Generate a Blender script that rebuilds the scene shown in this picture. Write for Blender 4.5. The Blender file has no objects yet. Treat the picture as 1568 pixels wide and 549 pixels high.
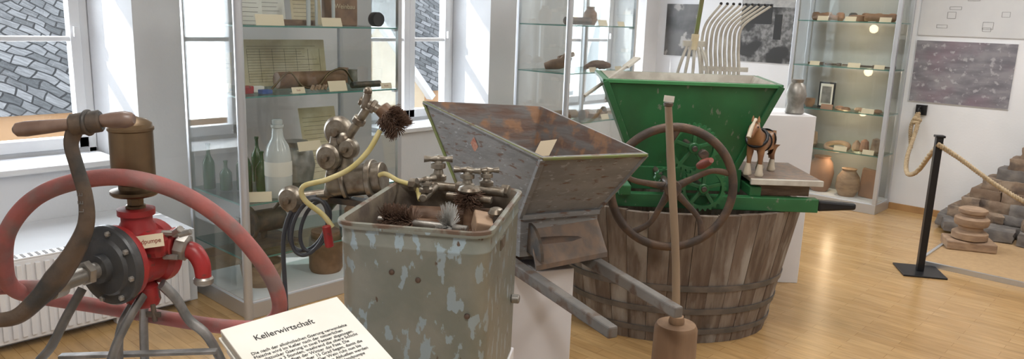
import bpy, bmesh, math, random
from mathutils import Vector, Matrix, Quaternion
random.seed(7)
rad=math.radians
YAW=rad(42.5)
cF,sF=math.cos(YAW),math.sin(YAW)
def G(F,R,z=0.0):   # museum aisle axis coordinates (F along aisle, R across) -> world
    return Vector((-sF*F+cF*R, cF*F+sF*R, z))
SC=bpy.context.scene
COL=SC.collection
# ---------------------------------------------------------------- materials
MATS={}
def pmat(name,c1,c2=None,scale=8,rough=.5,metal=0,bump=0,stretch=(1,1,1),thr=(.4,.6),c3=None,scale3=20,thr3=(.55,.6),stretch3=(1,1,1),bscale=None,detail=5,c4=None,scale4=6,thr4=(.6,.65),stretch4=None):
    if name in MATS: return MATS[name]
    m=bpy.data.materials.new(name); m.use_nodes=True
    nt=m.node_tree; N=nt.nodes; L=nt.links; b=N['Principled BSDF']
    b.inputs['Roughness'].default_value=rough; b.inputs['Metallic'].default_value=metal
    b.inputs['Base Color'].default_value=(*c1,1)
    tc=N.new('ShaderNodeTexCoord')
    def noise(sc,st,off=0):
        mp=N.new('ShaderNodeMapping'); mp.inputs['Scale'].default_value=st; mp.inputs['Location'].default_value=(off,off,off)
        L.new(tc.outputs['Object'],mp.inputs['Vector'])
        n=N.new('ShaderNodeTexNoise'); n.inputs['Scale'].default_value=sc; n.inputs['Detail'].default_value=detail
        L.new(mp.outputs['Vector'],n.inputs['Vector']); return n
    last=None
    if c2:
        n=noise(scale,stretch)
        r=N.new('ShaderNodeValToRGB'); r.color_ramp.elements[0].position=thr[0]; r.color_ramp.elements[1].position=thr[1]
        r.color_ramp.elements[0].color=(*c1,1); r.color_ramp.elements[1].color=(*c2,1)
        L.new(n.outputs['Fac'],r.inputs['Fac']); last=r.outputs['Color']
        for cc,ss,tt,o,st in((c3,scale3,thr3,3.3,stretch3),(c4,scale4,thr4,7.7,stretch4 or stretch3)):
            if not cc: continue
            n3=noise(ss,st,o)
            r3=N.new('ShaderNodeValToRGB'); r3.color_ramp.elements[0].position=tt[0]; r3.color_ramp.elements[1].position=tt[1]
            mx=N.new('ShaderNodeMixRGB'); L.new(n3.outputs['Fac'],r3.inputs['Fac']); L.new(r3.outputs['Color'],mx.inputs['Fac'])
            L.new(last,mx.inputs['Color1']); mx.inputs['Color2'].default_value=(*cc,1); last=mx.outputs['Color']
        L.new(last,b.inputs['Base Color'])
    if bump:
        nb=noise(bscale or scale*2,stretch); bp=N.new('ShaderNodeBump'); bp.inputs['Strength'].default_value=bump; bp.inputs['Distance'].default_value=.01
        L.new(nb.outputs['Fac'],bp.inputs['Height']); L.new(bp.outputs['Normal'],b.inputs['Normal'])
    MATS[name]=m; return m
def glassmat(name,tint,fac=.06,rough=.02):
    m=bpy.data.materials.new(name); m.use_nodes=True; nt=m.node_tree; N=nt.nodes; L=nt.links
    N.remove(N['Principled BSDF']); out=N['Material Output']
    t=N.new('ShaderNodeBsdfTransparent'); t.inputs['Color'].default_value=(*tint,1)
    g=N.new('ShaderNodeBsdfGlossy'); g.inputs['Roughness'].default_value=rough
    fr=N.new('ShaderNodeLayerWeight'); fr.inputs['Blend'].default_value=.25
    mt=N.new('ShaderNodeMath'); mt.operation='MULTIPLY_ADD'; mt.inputs[1].default_value=.3; mt.inputs[2].default_value=fac
    L.new(fr.outputs['Fresnel'],mt.inputs[0])
    mx=N.new('ShaderNodeMixShader'); L.new(mt.outputs[0],mx.inputs['Fac']); L.new(t.outputs[0],mx.inputs[1]); L.new(g.outputs[0],mx.inputs[2])
    L.new(mx.outputs[0],out.inputs['Surface']); return m
def brickmat(name,ca,cb,cm,bw,rh,mortar,rough,off=.5,rot=(0,0,0),noise=0.0,bias=0,warp=0):
    m=bpy.data.materials.new(name); m.use_nodes=True; nt=m.node_tree; N=nt.nodes; L=nt.links; b=N['Principled BSDF']
    tc=N.new('ShaderNodeTexCoord'); mp=N.new('ShaderNodeMapping'); mp.inputs['Rotation'].default_value=rot
    L.new(tc.outputs['Object'],mp.inputs['Vector']); vec=mp.outputs['Vector']
    if warp:
        nw=N.new('ShaderNodeTexNoise'); nw.inputs['Scale'].default_value=1.5; L.new(vec,nw.inputs['Vector'])
        vm=N.new('ShaderNodeVectorMath'); vm.operation='SCALE'; vm.inputs['Scale'].default_value=warp; L.new(nw.outputs['Color'],vm.inputs[0])
        va=N.new('ShaderNodeVectorMath'); va.operation='ADD'; L.new(vec,va.inputs[0]); L.new(vm.outputs[0],va.inputs[1]); vec=va.outputs[0]
    br=N.new('ShaderNodeTexBrick'); br.inputs['Scale'].default_value=1; br.inputs['Brick Width'].default_value=bw; br.inputs['Row Height'].default_value=rh
    br.inputs['Mortar Size'].default_value=mortar; br.inputs['Color1'].default_value=(*ca,1); br.inputs['Color2'].default_value=(*cb,1); br.inputs['Mortar'].default_value=(*cm,1)
    br.offset=off; br.inputs['Bias'].default_value=bias
    L.new(vec,br.inputs['Vector'])
    n=N.new('ShaderNodeTexNoise'); n.inputs['Scale'].default_value=6; n.inputs['Detail'].default_value=6
    mp2=N.new('ShaderNodeMapping'); mp2.inputs['Scale'].default_value=(1,6,1); L.new(mp.outputs['Vector'],mp2.inputs['Vector']); L.new(mp2.outputs['Vector'],n.inputs['Vector'])
    mx=N.new('ShaderNodeMixRGB'); mx.blend_type='OVERLAY'; mx.inputs['Fac'].default_value=noise
    L.new(br.outputs['Color'],mx.inputs['Color1']); L.new(n.outputs['Fac'],mx.inputs['Color2']); L.new(mx.outputs['Color'],b.inputs['Base Color'])
    b.inputs['Roughness'].default_value=rough
    return m
def emis(name,c,s):
    m=bpy.data.materials.new(name); m.use_nodes=True; b=m.node_tree.nodes['Principled BSDF']
    b.inputs['Emission Color'].default_value=(*c,1); b.inputs['Emission Strength'].default_value=s; return m

M_wall=pmat('wall_plaster',(.67,.685,.71),(.72,.73,.755),scale=2,rough=.9,bump=.1,bscale=60)
M_ceil=pmat('ceiling_white',(.72,.72,.72),rough=.9)
M_white=pmat('white_paint',(.78,.79,.81),(.73,.74,.77),scale=3,rough=.45)
M_ped=pmat('pedestal_white',(.78,.78,.80),(.73,.73,.76),scale=2,rough=.6)
M_floor=brickmat('oak_parquet',(.475,.305,.135),(.41,.25,.105),(.28,.16,.065),.42,.062,.0012,.25,noise=.35)
M_slate=brickmat('roof_slate',(.08,.085,.09),(.28,.285,.295),(.025,.025,.027),.20,.12,.010,.5,rot=(0,0,rad(38)),noise=.9,warp=.35)
M_facade=pmat('facade_cream',(.70,.53,.34),(.74,.58,.40),scale=1,rough=.9)
M_facade2=pmat('facade_orange',(.56,.31,.15),(.62,.37,.20),scale=1,rough=.9)
M_base=pmat('baseboard_wood',(.42,.24,.1),(.34,.19,.08),scale=6,rough=.4)
M_alu=pmat('aluminium',(.56,.58,.61),rough=.35,metal=.7)
M_steel=pmat('worn_steel',(.24,.23,.21),(.36,.34,.31),scale=18,rough=.42,metal=.7,bump=.15,bscale=50)
M_iron=pmat('dark_iron',(.06,.057,.053),(.13,.095,.07),scale=14,rough=.5,metal=.5,bump=.2,bscale=60)
M_rust=pmat('rusty_iron',(.07,.055,.048),(.13,.085,.06),scale=14,rough=.6,metal=.4,bump=.25,bscale=60)
M_leg=pmat('grey_iron_leg',(.15,.15,.145),(.25,.24,.23),scale=20,rough=.45,metal=.5,bump=.15)
M_brass=pmat('aged_brass',(.20,.135,.075),(.12,.085,.052),scale=9,rough=.38,metal=.75,thr=(.35,.65),bump=.1)
M_nickel=pmat('tarnished_nickel',(.33,.30,.25),(.17,.135,.10),scale=25,rough=.38,metal=.75,thr=(.4,.65),bump=.15)
M_red=pmat('red_enamel',(.36,.024,.026),(.26,.02,.02),scale=12,rough=.42,c3=(.09,.05,.04),scale3=30,thr3=(.6,.66),bump=.15)
M_hose=pmat('red_rubber',(.34,.105,.095),(.27,.10,.092),scale=22,rough=.65,c3=(.22,.14,.13),scale3=14,thr3=(.5,.66),bump=.25)
M_black=pmat('black_enamel',(.028,.03,.033),(.05,.05,.05),scale=20,rough=.4,bump=.15)
M_wood_d=pmat('dark_wood',(.13,.07,.04),(.2,.12,.075),scale=5,rough=.5,stretch=(2,2,12),bump=.2)
M_handle=pmat('worn_wood_handle',(.11,.065,.05),(.20,.135,.105),scale=14,rough=.4,bump=.1)
M_tank=pmat('tank_grey_paint',(.215,.235,.205),(.275,.285,.25),scale=7,rough=.38,metal=.1,c3=(.33,.42,.47),scale3=30,thr3=(.575,.60),stretch3=(1,1,.5),bump=.12,bscale=40,c4=(.12,.08,.055),scale4=45,thr4=(.68,.71),detail=7)
M_tankin=pmat('tank_inside',(.08,.06,.045),(.15,.12,.085),scale=14,rough=.7,bump=.3)
M_rimrust=pmat('tank_rim',(.20,.205,.17),(.12,.075,.05),scale=16,rough=.5,thr=(.48,.58))
M_bristle=pmat('brown_bristle',(.10,.055,.035),(.15,.09,.06),scale=40,rough=.8)
M_bristle2=pmat('grey_bristle',(.42,.42,.40),rough=.6)
M_yellow=pmat('yellow_hose',(.52,.44,.17),(.60,.52,.26),scale=20,rough=.45)
M_cable=pmat('dark_cable',(.04,.042,.05),rough=.5)
M_grey=pmat('mill_grey_paint',(.165,.165,.165),(.215,.215,.215),scale=5,rough=.55,stretch=(1,1,3),c3=(.125,.075,.055),scale3=16,thr3=(.59,.66),stretch3=(1,1,4),bump=.2,bscale=20,c4=(.28,.29,.30),scale4=30,thr4=(.63,.67),stretch4=(1,1,3),detail=7)
M_beam=pmat('beam_grey_wood',(.12,.115,.11),(.17,.155,.14),scale=7,rough=.65,c3=(.10,.065,.045),scale3=15,thr3=(.5,.62),bump=.25)
M_greyin=pmat('mill_inside_wood',(.155,.10,.078),(.175,.165,.16),scale=6,rough=.75,stretch=(1,1,4),c3=(.30,.17,.10),scale3=14,thr3=(.53,.64),bump=.3,detail=7)
M_trimg=pmat('green_edge',(.14,.18,.05),(.16,.14,.06),scale=25,rough=.6)
M_plank=pmat('weathered_plank',(.21,.145,.105),(.15,.12,.10),scale=8,rough=.7,stretch=(3,3,1),bump=.3)
M_green=pmat('green_mill_paint',(.016,.098,.031),(.022,.125,.042),scale=4,rough=.42,c3=(.13,.16,.11),scale3=34,thr3=(.66,.69),stretch3=(1,1,.5),bump=.1,c4=(.022,.06,.03),scale4=3,thr4=(.5,.8))
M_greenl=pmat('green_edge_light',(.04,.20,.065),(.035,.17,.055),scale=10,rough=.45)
M_cream=pmat('cream_wood',(.54,.52,.46),(.42,.39,.34),scale=12,rough=.7)
M_hoop=pmat('hoop_steel',(.12,.12,.12),(.19,.175,.17),scale=10,rough=.5,metal=.5)
M_paper=pmat('paper',(.72,.71,.66),(.66,.64,.58),scale=6,rough=.85)
M_parch=pmat('parchment',(.55,.46,.30),(.63,.55,.39),scale=10,rough=.85)
M_card=pmat('label_card_paper',(.70,.60,.44),rough=.8)
M_ink=pmat('ink',(.03,.03,.03),rough=.8)
M_inkr=pmat('ink_red',(.24,.04,.02),rough=.8)
M_glass=glassmat('cabinet_glass',(.97,.985,.98),.03)
M_wglass=glassmat('window_glass',(.96,.97,.97),.02)
M_shelf=glassmat('shelf_glass',(.80,.90,.87),.08)
M_shelfedge=pmat('glass_edge',(.08,.22,.19),rough=.2)
M_bott=pmat('green_bottle',(.014,.07,.026),(.025,.12,.04),scale=6,rough=.08)
M_bott2=pmat('pale_bottle_glass',(.46,.49,.49),(.54,.56,.55),scale=5,rough=.12)
M_brown=pmat('brown_leather',(.16,.085,.045),(.25,.14,.08),scale=12,rough=.6,bump=.2)
M_clay=pmat('clay',(.36,.20,.125),(.28,.165,.115),scale=6,rough=.8,bump=.2)
M_stone=pmat('sandstone',(.20,.14,.10),(.30,.23,.17),scale=8,rough=.95,bump=.6,c3=(.11,.085,.07),scale3=12,thr3=(.5,.7))
M_stoned=pmat('slate_stone',(.13,.12,.115),(.20,.18,.165),scale=9,rough=.9,bump=.6)
M_log=pmat('log_wood',(.18,.105,.058),(.27,.17,.10),scale=9,rough=.7,stretch=(1,1,.15),bump=.3)
M_stick=pmat('stick_wood',(.32,.24,.165),(.25,.18,.12),scale=10,rough=.6,stretch=(1,1,.1),bump=.15)
M_oldwood=pmat('old_beech',(.38,.26,.17),(.27,.18,.12),scale=9,rough=.7,stretch=(1,1,3),bump=.3)
M_rope=pmat('hemp_rope',(.48,.38,.25),(.38,.29,.18),scale=60,rough=.9)
M_carpet=pmat('tan_carpet',(.43,.29,.155),(.39,.26,.14),scale=30,rough=.95)
M_blackm=pmat('black_metal',(.012,.012,.014),rough=.4,metal=.3)
M_horse=pmat('horse_brown',(.30,.15,.065),(.22,.10,.045),scale=14,rough=.4)
M_horsew=pmat('horse_white',(.52,.45,.35),rough=.45)

# ---------------------------------------------------------------- mesh helpers
def reg(o,p,loc=None,rot=None):
    COL.objects.link(o)
    if p is not None: o.parent=p
    if loc is not None: o.location=loc
    if rot is not None: o.rotation_euler=rot
    return o
def root(name,loc,rz=0.0):
    e=bpy.data.objects.new(name,None); e.empty_display_size=.1
    COL.objects.link(e); e.location=loc; e.rotation_euler=(0,0,rz); return e
def mesh(name,vs,fs,m,p,smooth=False,loc=None,rot=None,ang=35):
    me=bpy.data.meshes.new(name); me.from_pydata([tuple(v) for v in vs],[],fs); me.update()
    for mm in (m if isinstance(m,(list,tuple)) else [m]): me.materials.append(mm)
    if smooth:
        for f in me.polygons: f.use_smooth=True
        try: me.set_sharp_from_angle(angle=rad(ang))
        except Exception: pass
    o=bpy.data.objects.new(name,me); return reg(o,p,loc,rot)
def box(name,p,c,s,m,rot=(0,0,0),bev=0):
    x,y,z=[k/2 for k in s]
    vs=[(-x,-y,-z),(x,-y,-z),(x,y,-z),(-x,y,-z),(-x,-y,z),(x,-y,z),(x,y,z),(-x,y,z)]
    fs=[(3,2,1,0),(4,5,6,7),(0,1,5,4),(1,2,6,5),(2,3,7,6),(3,0,4,7)]
    o=mesh(name,vs,fs,m,p,loc=c,rot=rot)
    if bev:
        b=o.modifiers.new('b','BEVEL'); b.width=bev; b.segments=2
    return o
def box2(name,p,a,b,m,bev=0):
    return box(name,p,[(a[i]+b[i])/2 for i in range(3)],[abs(b[i]-a[i]) for i in range(3)],m,bev=bev)
def lathe(name,p,prof,m,loc=(0,0,0),d=(0,0,1),seg=32,cap=True,ang=35):
    q=Vector((0,0,1)).rotation_difference(Vector(d).normalized()); L=Vector(loc)
    vs=[];fs=[]
    for r,z in prof:
        for i in range(seg):
            a=2*math.pi*i/seg; vs.append(q@Vector((r*math.cos(a),r*math.sin(a),z)))
    n=len(prof)
    for j in range(n-1):
        for i in range(seg):
            k=(i+1)%seg; fs.append((j*seg+i,j*seg+k,(j+1)*seg+k,(j+1)*seg+i))
    if cap:
        fs.append(tuple(range(seg))[::-1]); fs.append(tuple((n-1)*seg+i for i in range(seg)))
    return mesh(name,vs,fs,m,p,smooth=True,loc=L,ang=ang)
def cyl(name,p,a,b,r,m,r2=None,seg=24):
    a=Vector(a);b=Vector(b);d=b-a; h=d.length; r2=r if r2 is None else r2; e=min(.003,r*.2,h*.2)
    return lathe(name,p,[(r-e,0),(r,e),(r2,h-e),(r2-e,h)],m,a,d,seg)
def ball(name,p,c,r,m,sc=(1,1,1)):
    pr=[(max(r*math.sin(math.pi*i/10),1e-4),-r*math.cos(math.pi*i/10)) for i in range(11)]
    o=lathe(name,p,pr,m,c,seg=18,ang=80); o.scale=sc; return o
def catmull(pts,sub,cyc):
    P=[Vector(q) for q in pts]; n=len(P); out=[]
    rng=range(n) if cyc else range(n-1)
    for i in rng:
        if cyc: p0,p1,p2,p3=P[i-1],P[i],P[(i+1)%n],P[(i+2)%n]
        else:
            p1,p2=P[i],P[i+1]; p0=P[i-1] if i>0 else p1*2-p2; p3=P[i+2] if i+2<n else p2*2-p1
        for k in range(sub):
            t=k/sub
            out.append(.5*((2*p1)+(-p0+p2)*t+(2*p0-5*p1+4*p2-p3)*t*t+(-p0+3*p1-3*p2+p3)*t**3))
    if not cyc: out.append(P[-1])
    return out
def frames(C,cyc):
    n=len(C); fr=[]; up=None
    for i in range(n):
        if cyc: t=(C[(i+1)%n]-C[i-1]).normalized()
        else: t=(C[min(i+1,n-1)]-C[max(i-1,0)]).normalized()
        if up is None:
            a=Vector((0,1,0)) if abs(t.y)<.9 else Vector((0,0,1))
            up=(a-t*a.dot(t)).normalized()
        else: up=(up-t*up.dot(t)).normalized()
        fr.append((t,up,t.cross(up)))
    return fr
def tube(name,p,pts,r,m,cyc=False,seg=10,sub=6,fl=(1,1)):
    C=catmull(pts,sub,cyc); fr=frames(C,cyc); n=len(C); vs=[];fs=[]
    for i,(c,(t,u,v)) in enumerate(zip(C,fr)):
        if isinstance(r,(list,tuple)):
            f=i/(n-1)*(len(r)-1); k=min(int(f),len(r)-2); rr=r[k]+(r[k+1]-r[k])*(f-k)
        else: rr=r
        for s in range(seg):
            a=2*math.pi*s/seg; vs.append(c+u*math.cos(a)*rr*fl[0]+v*math.sin(a)*rr*fl[1])
    for i in range(n if cyc else n-1):
        j=(i+1)%n
        for s in range(seg):
            k=(s+1)%seg; fs.append((i*seg+s,j*seg+s,j*seg+k,i*seg+k))
    if not cyc:
        fs.append(tuple(range(seg))); fs.append(tuple((n-1)*seg+i for i in range(seg))[::-1])
    return mesh(name,vs,fs,m,p,smooth=True,ang=60)
def rope(name,p,pts,r,m,cyc=False,sub=14,pitch=.05):
    C=catmull(pts,sub,cyc); fr=frames(C,cyc); vs=[];fs=[];seg=6;n=len(C)
    ln=[0]
    for i in range(1,n): ln.append(ln[-1]+(C[i]-C[i-1]).length)
    for k in range(3):
        base=len(vs)
        for i in range(n):
            t,u,v=fr[i]; a=2*math.pi*(ln[i]/pitch+k/3); o=C[i]+(u*math.cos(a)+v*math.sin(a))*r*.5
            for s in range(seg):
                b=2*math.pi*s/seg; vs.append(o+(u*math.cos(b)+v*math.sin(b))*r*.58)
        for i in range(n-1):
            for s in range(seg):
                q=(s+1)%seg; fs.append((base+i*seg+s,base+(i+1)*seg+s,base+(i+1)*seg+q,base+i*seg+q))
    return mesh(name,vs,fs,m,p,smooth=True,ang=80)
def bar(name,p,a,b,w,h,m,up=(0,0,1),bev=.002,w2=None,h2=None):
    a=Vector(a);b=Vector(b);d=(b-a).normalized(); s=d.cross(Vector(up)).normalized(); u=s.cross(d)
    w2=w2 or w;h2=h2 or h; vs=[]
    for q,ww,hh in((a,w,h),(b,w2,h2)):
        for i,j in((-1,-1),(1,-1),(1,1),(-1,1)): vs.append(q+s*i*ww/2+u*j*hh/2)
    fs=[(0,1,2,3),(7,6,5,4),(0,4,5,1),(1,5,6,2),(2,6,7,3),(3,7,4,0)]
    o=mesh(name,vs,fs,m,p)
    if bev: bb=o.modifiers.new('b','BEVEL'); bb.width=bev; bb.segments=2
    return o
def torus(name,p,c,d,R,r,m,seg=40,s2=10,fl=(1,1)):
    d=Vector(d).normalized(); q=Vector((0,0,1)).rotation_difference(d)
    return tube(name,p,[Vector(c)+q@Vector((R*math.cos(2*math.pi*i/seg),R*math.sin(2*math.pi*i/seg),0)) for i in range(seg)],r,m,cyc=True,seg=s2,sub=1,fl=fl)
def bristles(name,p,a,b,r0,ln,cnt,m,th=.0014,fan=0.0):
    a=Vector(a);b=Vector(b);d=(b-a).normalized(); x=d.orthogonal().normalized(); y=d.cross(x); vs=[];fs=[]
    for i in range(cnt):
        f=random.random(); t=random.random()*2*math.pi; dr=(x*math.cos(t)+y*math.sin(t)+d*(random.uniform(-.25,.25)+fan)).normalized()
        c=a+(b-a)*f+dr*r0*.8; e=c+dr*(ln*random.uniform(.8,1.15)); s=dr.cross(d).normalized()*th; w=dr.cross(s).normalized()*th
        k=len(vs); vs+= [c+s,c-s*.5+w,c-s*.5-w,e+s*.6,e-s*.3+w*.6,e-s*.3-w*.6]; fs+=[(k,k+1,k+4,k+3),(k+1,k+2,k+5,k+4),(k+2,k,k+3,k+5),(k+3,k+4,k+5)]
    return mesh(name,vs,fs,m,p)
def text(name,p,s,size,loc,rot,m,al='CENTER',ext=.0002):
    c=bpy.data.curves.new(name,'FONT'); c.body=s; c.size=size; c.align_x=al; c.extrude=ext; c.materials.append(m)
    o=bpy.data.objects.new(name,c); return reg(o,p,loc,rot)
def card(loc,rz,w,h,s='',m=None,tilt=20):
    r=root('label_card',loc,rz)
    box('plate',r,(0,0,h/2*math.cos(rad(tilt))),(w,.002,h),m or M_card,rot=(-rad(tilt),0,0))
    box('foot',r,(0,.012,.001),(w*.9,.03,.002),m or M_card)
    if s: text('lettering',r,s,h*.42,(0,-.003,h*.35),(rad(90-tilt),0,0),M_inkr)
    return r
def roundrect(w,d,r,n=6):
    o=[]
    for cx,cy,a0 in((w/2-r,d/2-r,0),(-w/2+r,d/2-r,90),(-w/2+r,-d/2+r,180),(w/2-r,-d/2+r,270)):
        for i in range(n+1):
            a=rad(a0+90*i/n); o.append((cx+r*math.cos(a),cy+r*math.sin(a)))
    return o

# ---------------------------------------------------------------- camera
cam=bpy.data.cameras.new('camera'); co=bpy.data.objects.new('camera',cam); COL.objects.link(co); SC.camera=co
cam.sensor_width=36; cam.lens=27.07; cam.clip_start=.05
p=rad(11.94); r=rad(2.0)
Fv=Vector((-sF,cF,0)); Rv=Vector((cF,sF,0)); Z=Vector((0,0,1))
D=Fv*math.cos(p)-Z*math.sin(p); U=Fv*math.sin(p)+Z*math.cos(p)
rt=Rv*math.cos(r)+U*math.sin(r); up=-Rv*math.sin(r)+U*math.cos(r)
mt=Matrix((rt,up,-D)).transposed().to_4x4(); mt.translation=Vector((0,0,1.65)); co.matrix_world=mt

# ---------------------------------------------------------------- room shell
XL,XO,YB,XR,YF,H=-4.84,-5.36,7.65,2.6,-1.8,2.9
XW=-5.22
box2('floor',None,(XO,YF-.2,-.1),(XR+.2,YB+.2,0),M_floor)
box2('ceiling',None,(XO,YF-.2,H),(XR+.2,YB+.2,H+.1),M_ceil)
box2('wall_back',None,(XO,YB,0),(XR+.2,YB+.2,H),M_wall)
box2('wall_right',None,(XR,YF,0),(XR+.2,YB,H),M_wall)
box2('wall_front',None,(XO,YF-.2,0),(XR+.2,YF,H),M_wall)
wl=root('wall_left',(XL,0,0))
wins=[(.42,1.89),(3.64,4.93),(6.06,7.38)]
z0,z1=.70,2.25; SP=.13
def wb(n,ya,yb,za,zb): box2(n,wl,(XO-XL,ya,za),(0,yb,zb),M_wall)
wb('below',YF,YB,0,z0); wb('lintel',YF,YB,z1,H)
ys=[YF]+[v for w in wins for v in w]+[YB]
for i in range(0,len(ys),2): wb('pier_%d'%i,ys[i],ys[i+1],z0,z1)
def prism(n,pts,za,zb):
    k=len(pts); mesh(n,[(x-XL,y,za) for x,y in pts]+[(x-XL,y,zb) for x,y in pts],[tuple(range(k))[::-1],tuple(range(k,2*k))]+[(i,(i+1)%k,k+(i+1)%k,k+i) for i in range(k)],M_wall,wl)
for i,(a,b) in enumerate(wins):
    prism('reveal_a%d'%i,[(XO,a),(XL,a),(XW+.05,a+SP),(XO,a+SP)],z0,z1)
    prism('reveal_b%d'%i,[(XO,b-SP),(XW+.05,b-SP),(XL,b),(XO,b)],z0,z1)
for i,(a,b) in enumerate(wins):
    w=root('window_%d'%(i+1),(XW,(a+b)/2,z0)); hw=(b-a)/2-SP-.002; hh=z1-z0-.003
    f=.05
    for n,A,B in(('frame_l',(-.04,-hw,0),(.04,-hw+f,hh)),('frame_r',(-.04,hw-f,0),(.04,hw,hh)),('frame_b',(-.04,-hw,0),(.04,hw,.06)),('frame_t',(-.04,-hw,hh-.06),(.04,hw,hh))):
        box2(n,w,A,B,M_white,bev=.006)
    for k,(ya,yb) in enumerate(((-hw+f,0),(0,hw-f))):
        zb,zt=.06,hh-.06; s=.06
        for n,A,B in(('sash_l',(-.02,ya,zb),(.06,ya+s,zt)),('sash_r',(-.02,yb-s,zb),(.06,yb,zt)),('sash_b',(-.02,ya,zb),(.06,yb,zb+.07)),('sash_t',(-.02,ya,zt-s),(.06,yb,zt)),('bar',(-.01,ya,.71),(.05,yb,.74))):
            box2('%s_%d'%(n,k),w,A,B,M_white,bev=.005)
        box2('pane_%d'%k,w,(.015,ya+s,zb+.07),(.02,yb-s,zt-s),M_wglass)
    bar('handle',w,(.085,hw-f-.03,.92),(.085,hw-f-.03,.78),.018,.02,M_white); box2('handle_plate',w,(.06,hw-f-.045,.74),(.085,hw-f-.015,.80),M_white)
    box2('sill_board',w,(.065,-hw+.005,-.0),(.43,hw-.005,.035),M_white,bev=.006)
box2('baseboard_back',None,(XL+.02,YB-.018,0),(XR-.01,YB,.06),M_base)
box2('baseboard_left',None,(XL,1.93,0),(XL+.018,YB-.03,.06),M_base)
# neighbouring house seen through the windows
nb=root('neighbour_house',(-10,3,0))
box2('facade',nb,(-3,-9,-6),(0,9,.15),M_facade)
box2('eave_beam',nb,(-.2,-9,.10),(.25,9,.40),M_facade2)
for k in range(6): 
    box2('house_window_%d'%k,nb,(-.02,-7+k*2.6,-1.4),(.04,-6+k*2.6,.1),M_facade2)
    box2('house_pane_%d'%k,nb,(-.02,-6.9+k*2.6,-1.3),(.06,-6.1+k*2.6,.0),M_white)
mesh('slate_roof',[(-9,0,0),(9,0,0),(9,6.5,0),(-9,6.5,0)],[(0,1,2,3)],M_slate,nb,loc=(.35,0,.40),rot=(rad(42),0,rad(90)))
gb_=mesh('gable_wall',[(.5,3.2,-6),(.5,5.2,-6),(.5,5.2,.4),(.5,4.2,1.5),(.5,3.2,.4)],[(0,1,2,3,4)],M_facade,nb)
bar('gable_trim_a',nb,(.55,3.1,.32),(.55,4.2,1.55),.1,.14,M_white,up=(1,0,0)); bar('gable_trim_b',nb,(.55,4.2,1.55),(.55,5.3,.32),.1,.14,M_white,up=(1,0,0))

# boxed window ledge with radiator
lgd=root('trim_radiator_ledge',(0,0,0)); box2('box',lgd,(XL+.001,YF+.02,0),(-4.14,1.88,.42),M_wall,bev=.004)
rd=root('radiator',(-4.10,.95,.04))
box2('panel_back',rd,(-.03,-.95,0),(-.015,.85,.40),M_white)
box2('panel_front',rd,(.03,-.95,.0),(.045,.85,.40),M_white,bev=.004)
box2('top_grille',rd,(-.03,-.95,.40),(.045,.85,.41),M_white,bev=.003)
box2('foot_1',rd,(-.02,-.5,-.04),(.03,-.46,0),M_white); box2('foot_2',rd,(-.02,.46,-.04),(.03,.5,0),M_white)
for k in range(44): box2('fin_%d'%k,rd,(.045,-.935+k*.04,.02),(.056,-.912+k*.04,.38),M_white,bev=.003)
for k in range(56): box2('slot_%d'%k,rd,(-.02,-.93+k*.032,.4101),(.035,-.918+k*.032,.412),M_iron)

# unseen fill lights added to brighten the room, shaped as ceiling fixtures
M_fill=emis('fill_glow',(1,.97,.92),3)
for k,(x,y,e) in enumerate([(-.2,.2,38),(-2.6,1.0,17),(-1.6,3.0,28),(.8,3.6,30),(-3.0,5.6,32),(-.6,6.2,41)]):
    l=root('ceiling_fill',(x,y,H))
    box2('fill_case',l,(-.65,-.12,-.06),(.65,.12,-.001),M_white,bev=.005)
    box2('fill_face',l,(-.62,-.10,-.068),(.62,.10,-.0605),M_fill)
    ld=bpy.data.lights.new('fill_light','AREA'); ld.shape='RECTANGLE'; ld.size=1.25; ld.size_y=.3; ld.energy=e; ld.color=(1,.975,.94)
    reg(bpy.data.objects.new('fill_light',ld),l,(0,0,-.08))
# sun & sky
sd=bpy.data.lights.new('sun','SUN'); sd.energy=8; sd.angle=rad(.6); sd.color=(1,.97,.92)
so=bpy.data.objects.new('sun',sd); COL.objects.link(so); so.rotation_euler=Vector((.42,.62,-.62)).to_track_quat('-Z','Y').to_euler(); so.location=(-8,-4,9)
w=bpy.data.worlds.new('world'); SC.world=w; w.use_nodes=True; bg=w.node_tree.nodes['Background']; bg.inputs['Color'].default_value=(.82,.90,1,1); bg.inputs['Strength'].default_value=1.7
for i,(a,b) in enumerate(wins):
    ld=bpy.data.lights.new('sky_light','AREA'); ld.shape='RECTANGLE'; ld.size=b-a-.3; ld.size_y=1.4; ld.energy=62; ld.color=(.89,.94,1)
    o=bpy.data.objects.new('window_skylight_%d'%(i+1),ld); COL.objects.link(o); o.location=(XO-.06,(a+b)/2,1.5); o.rotation_euler=Vector((1,0,-.25)).to_track_quat('-Z','Y').to_euler()

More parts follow.
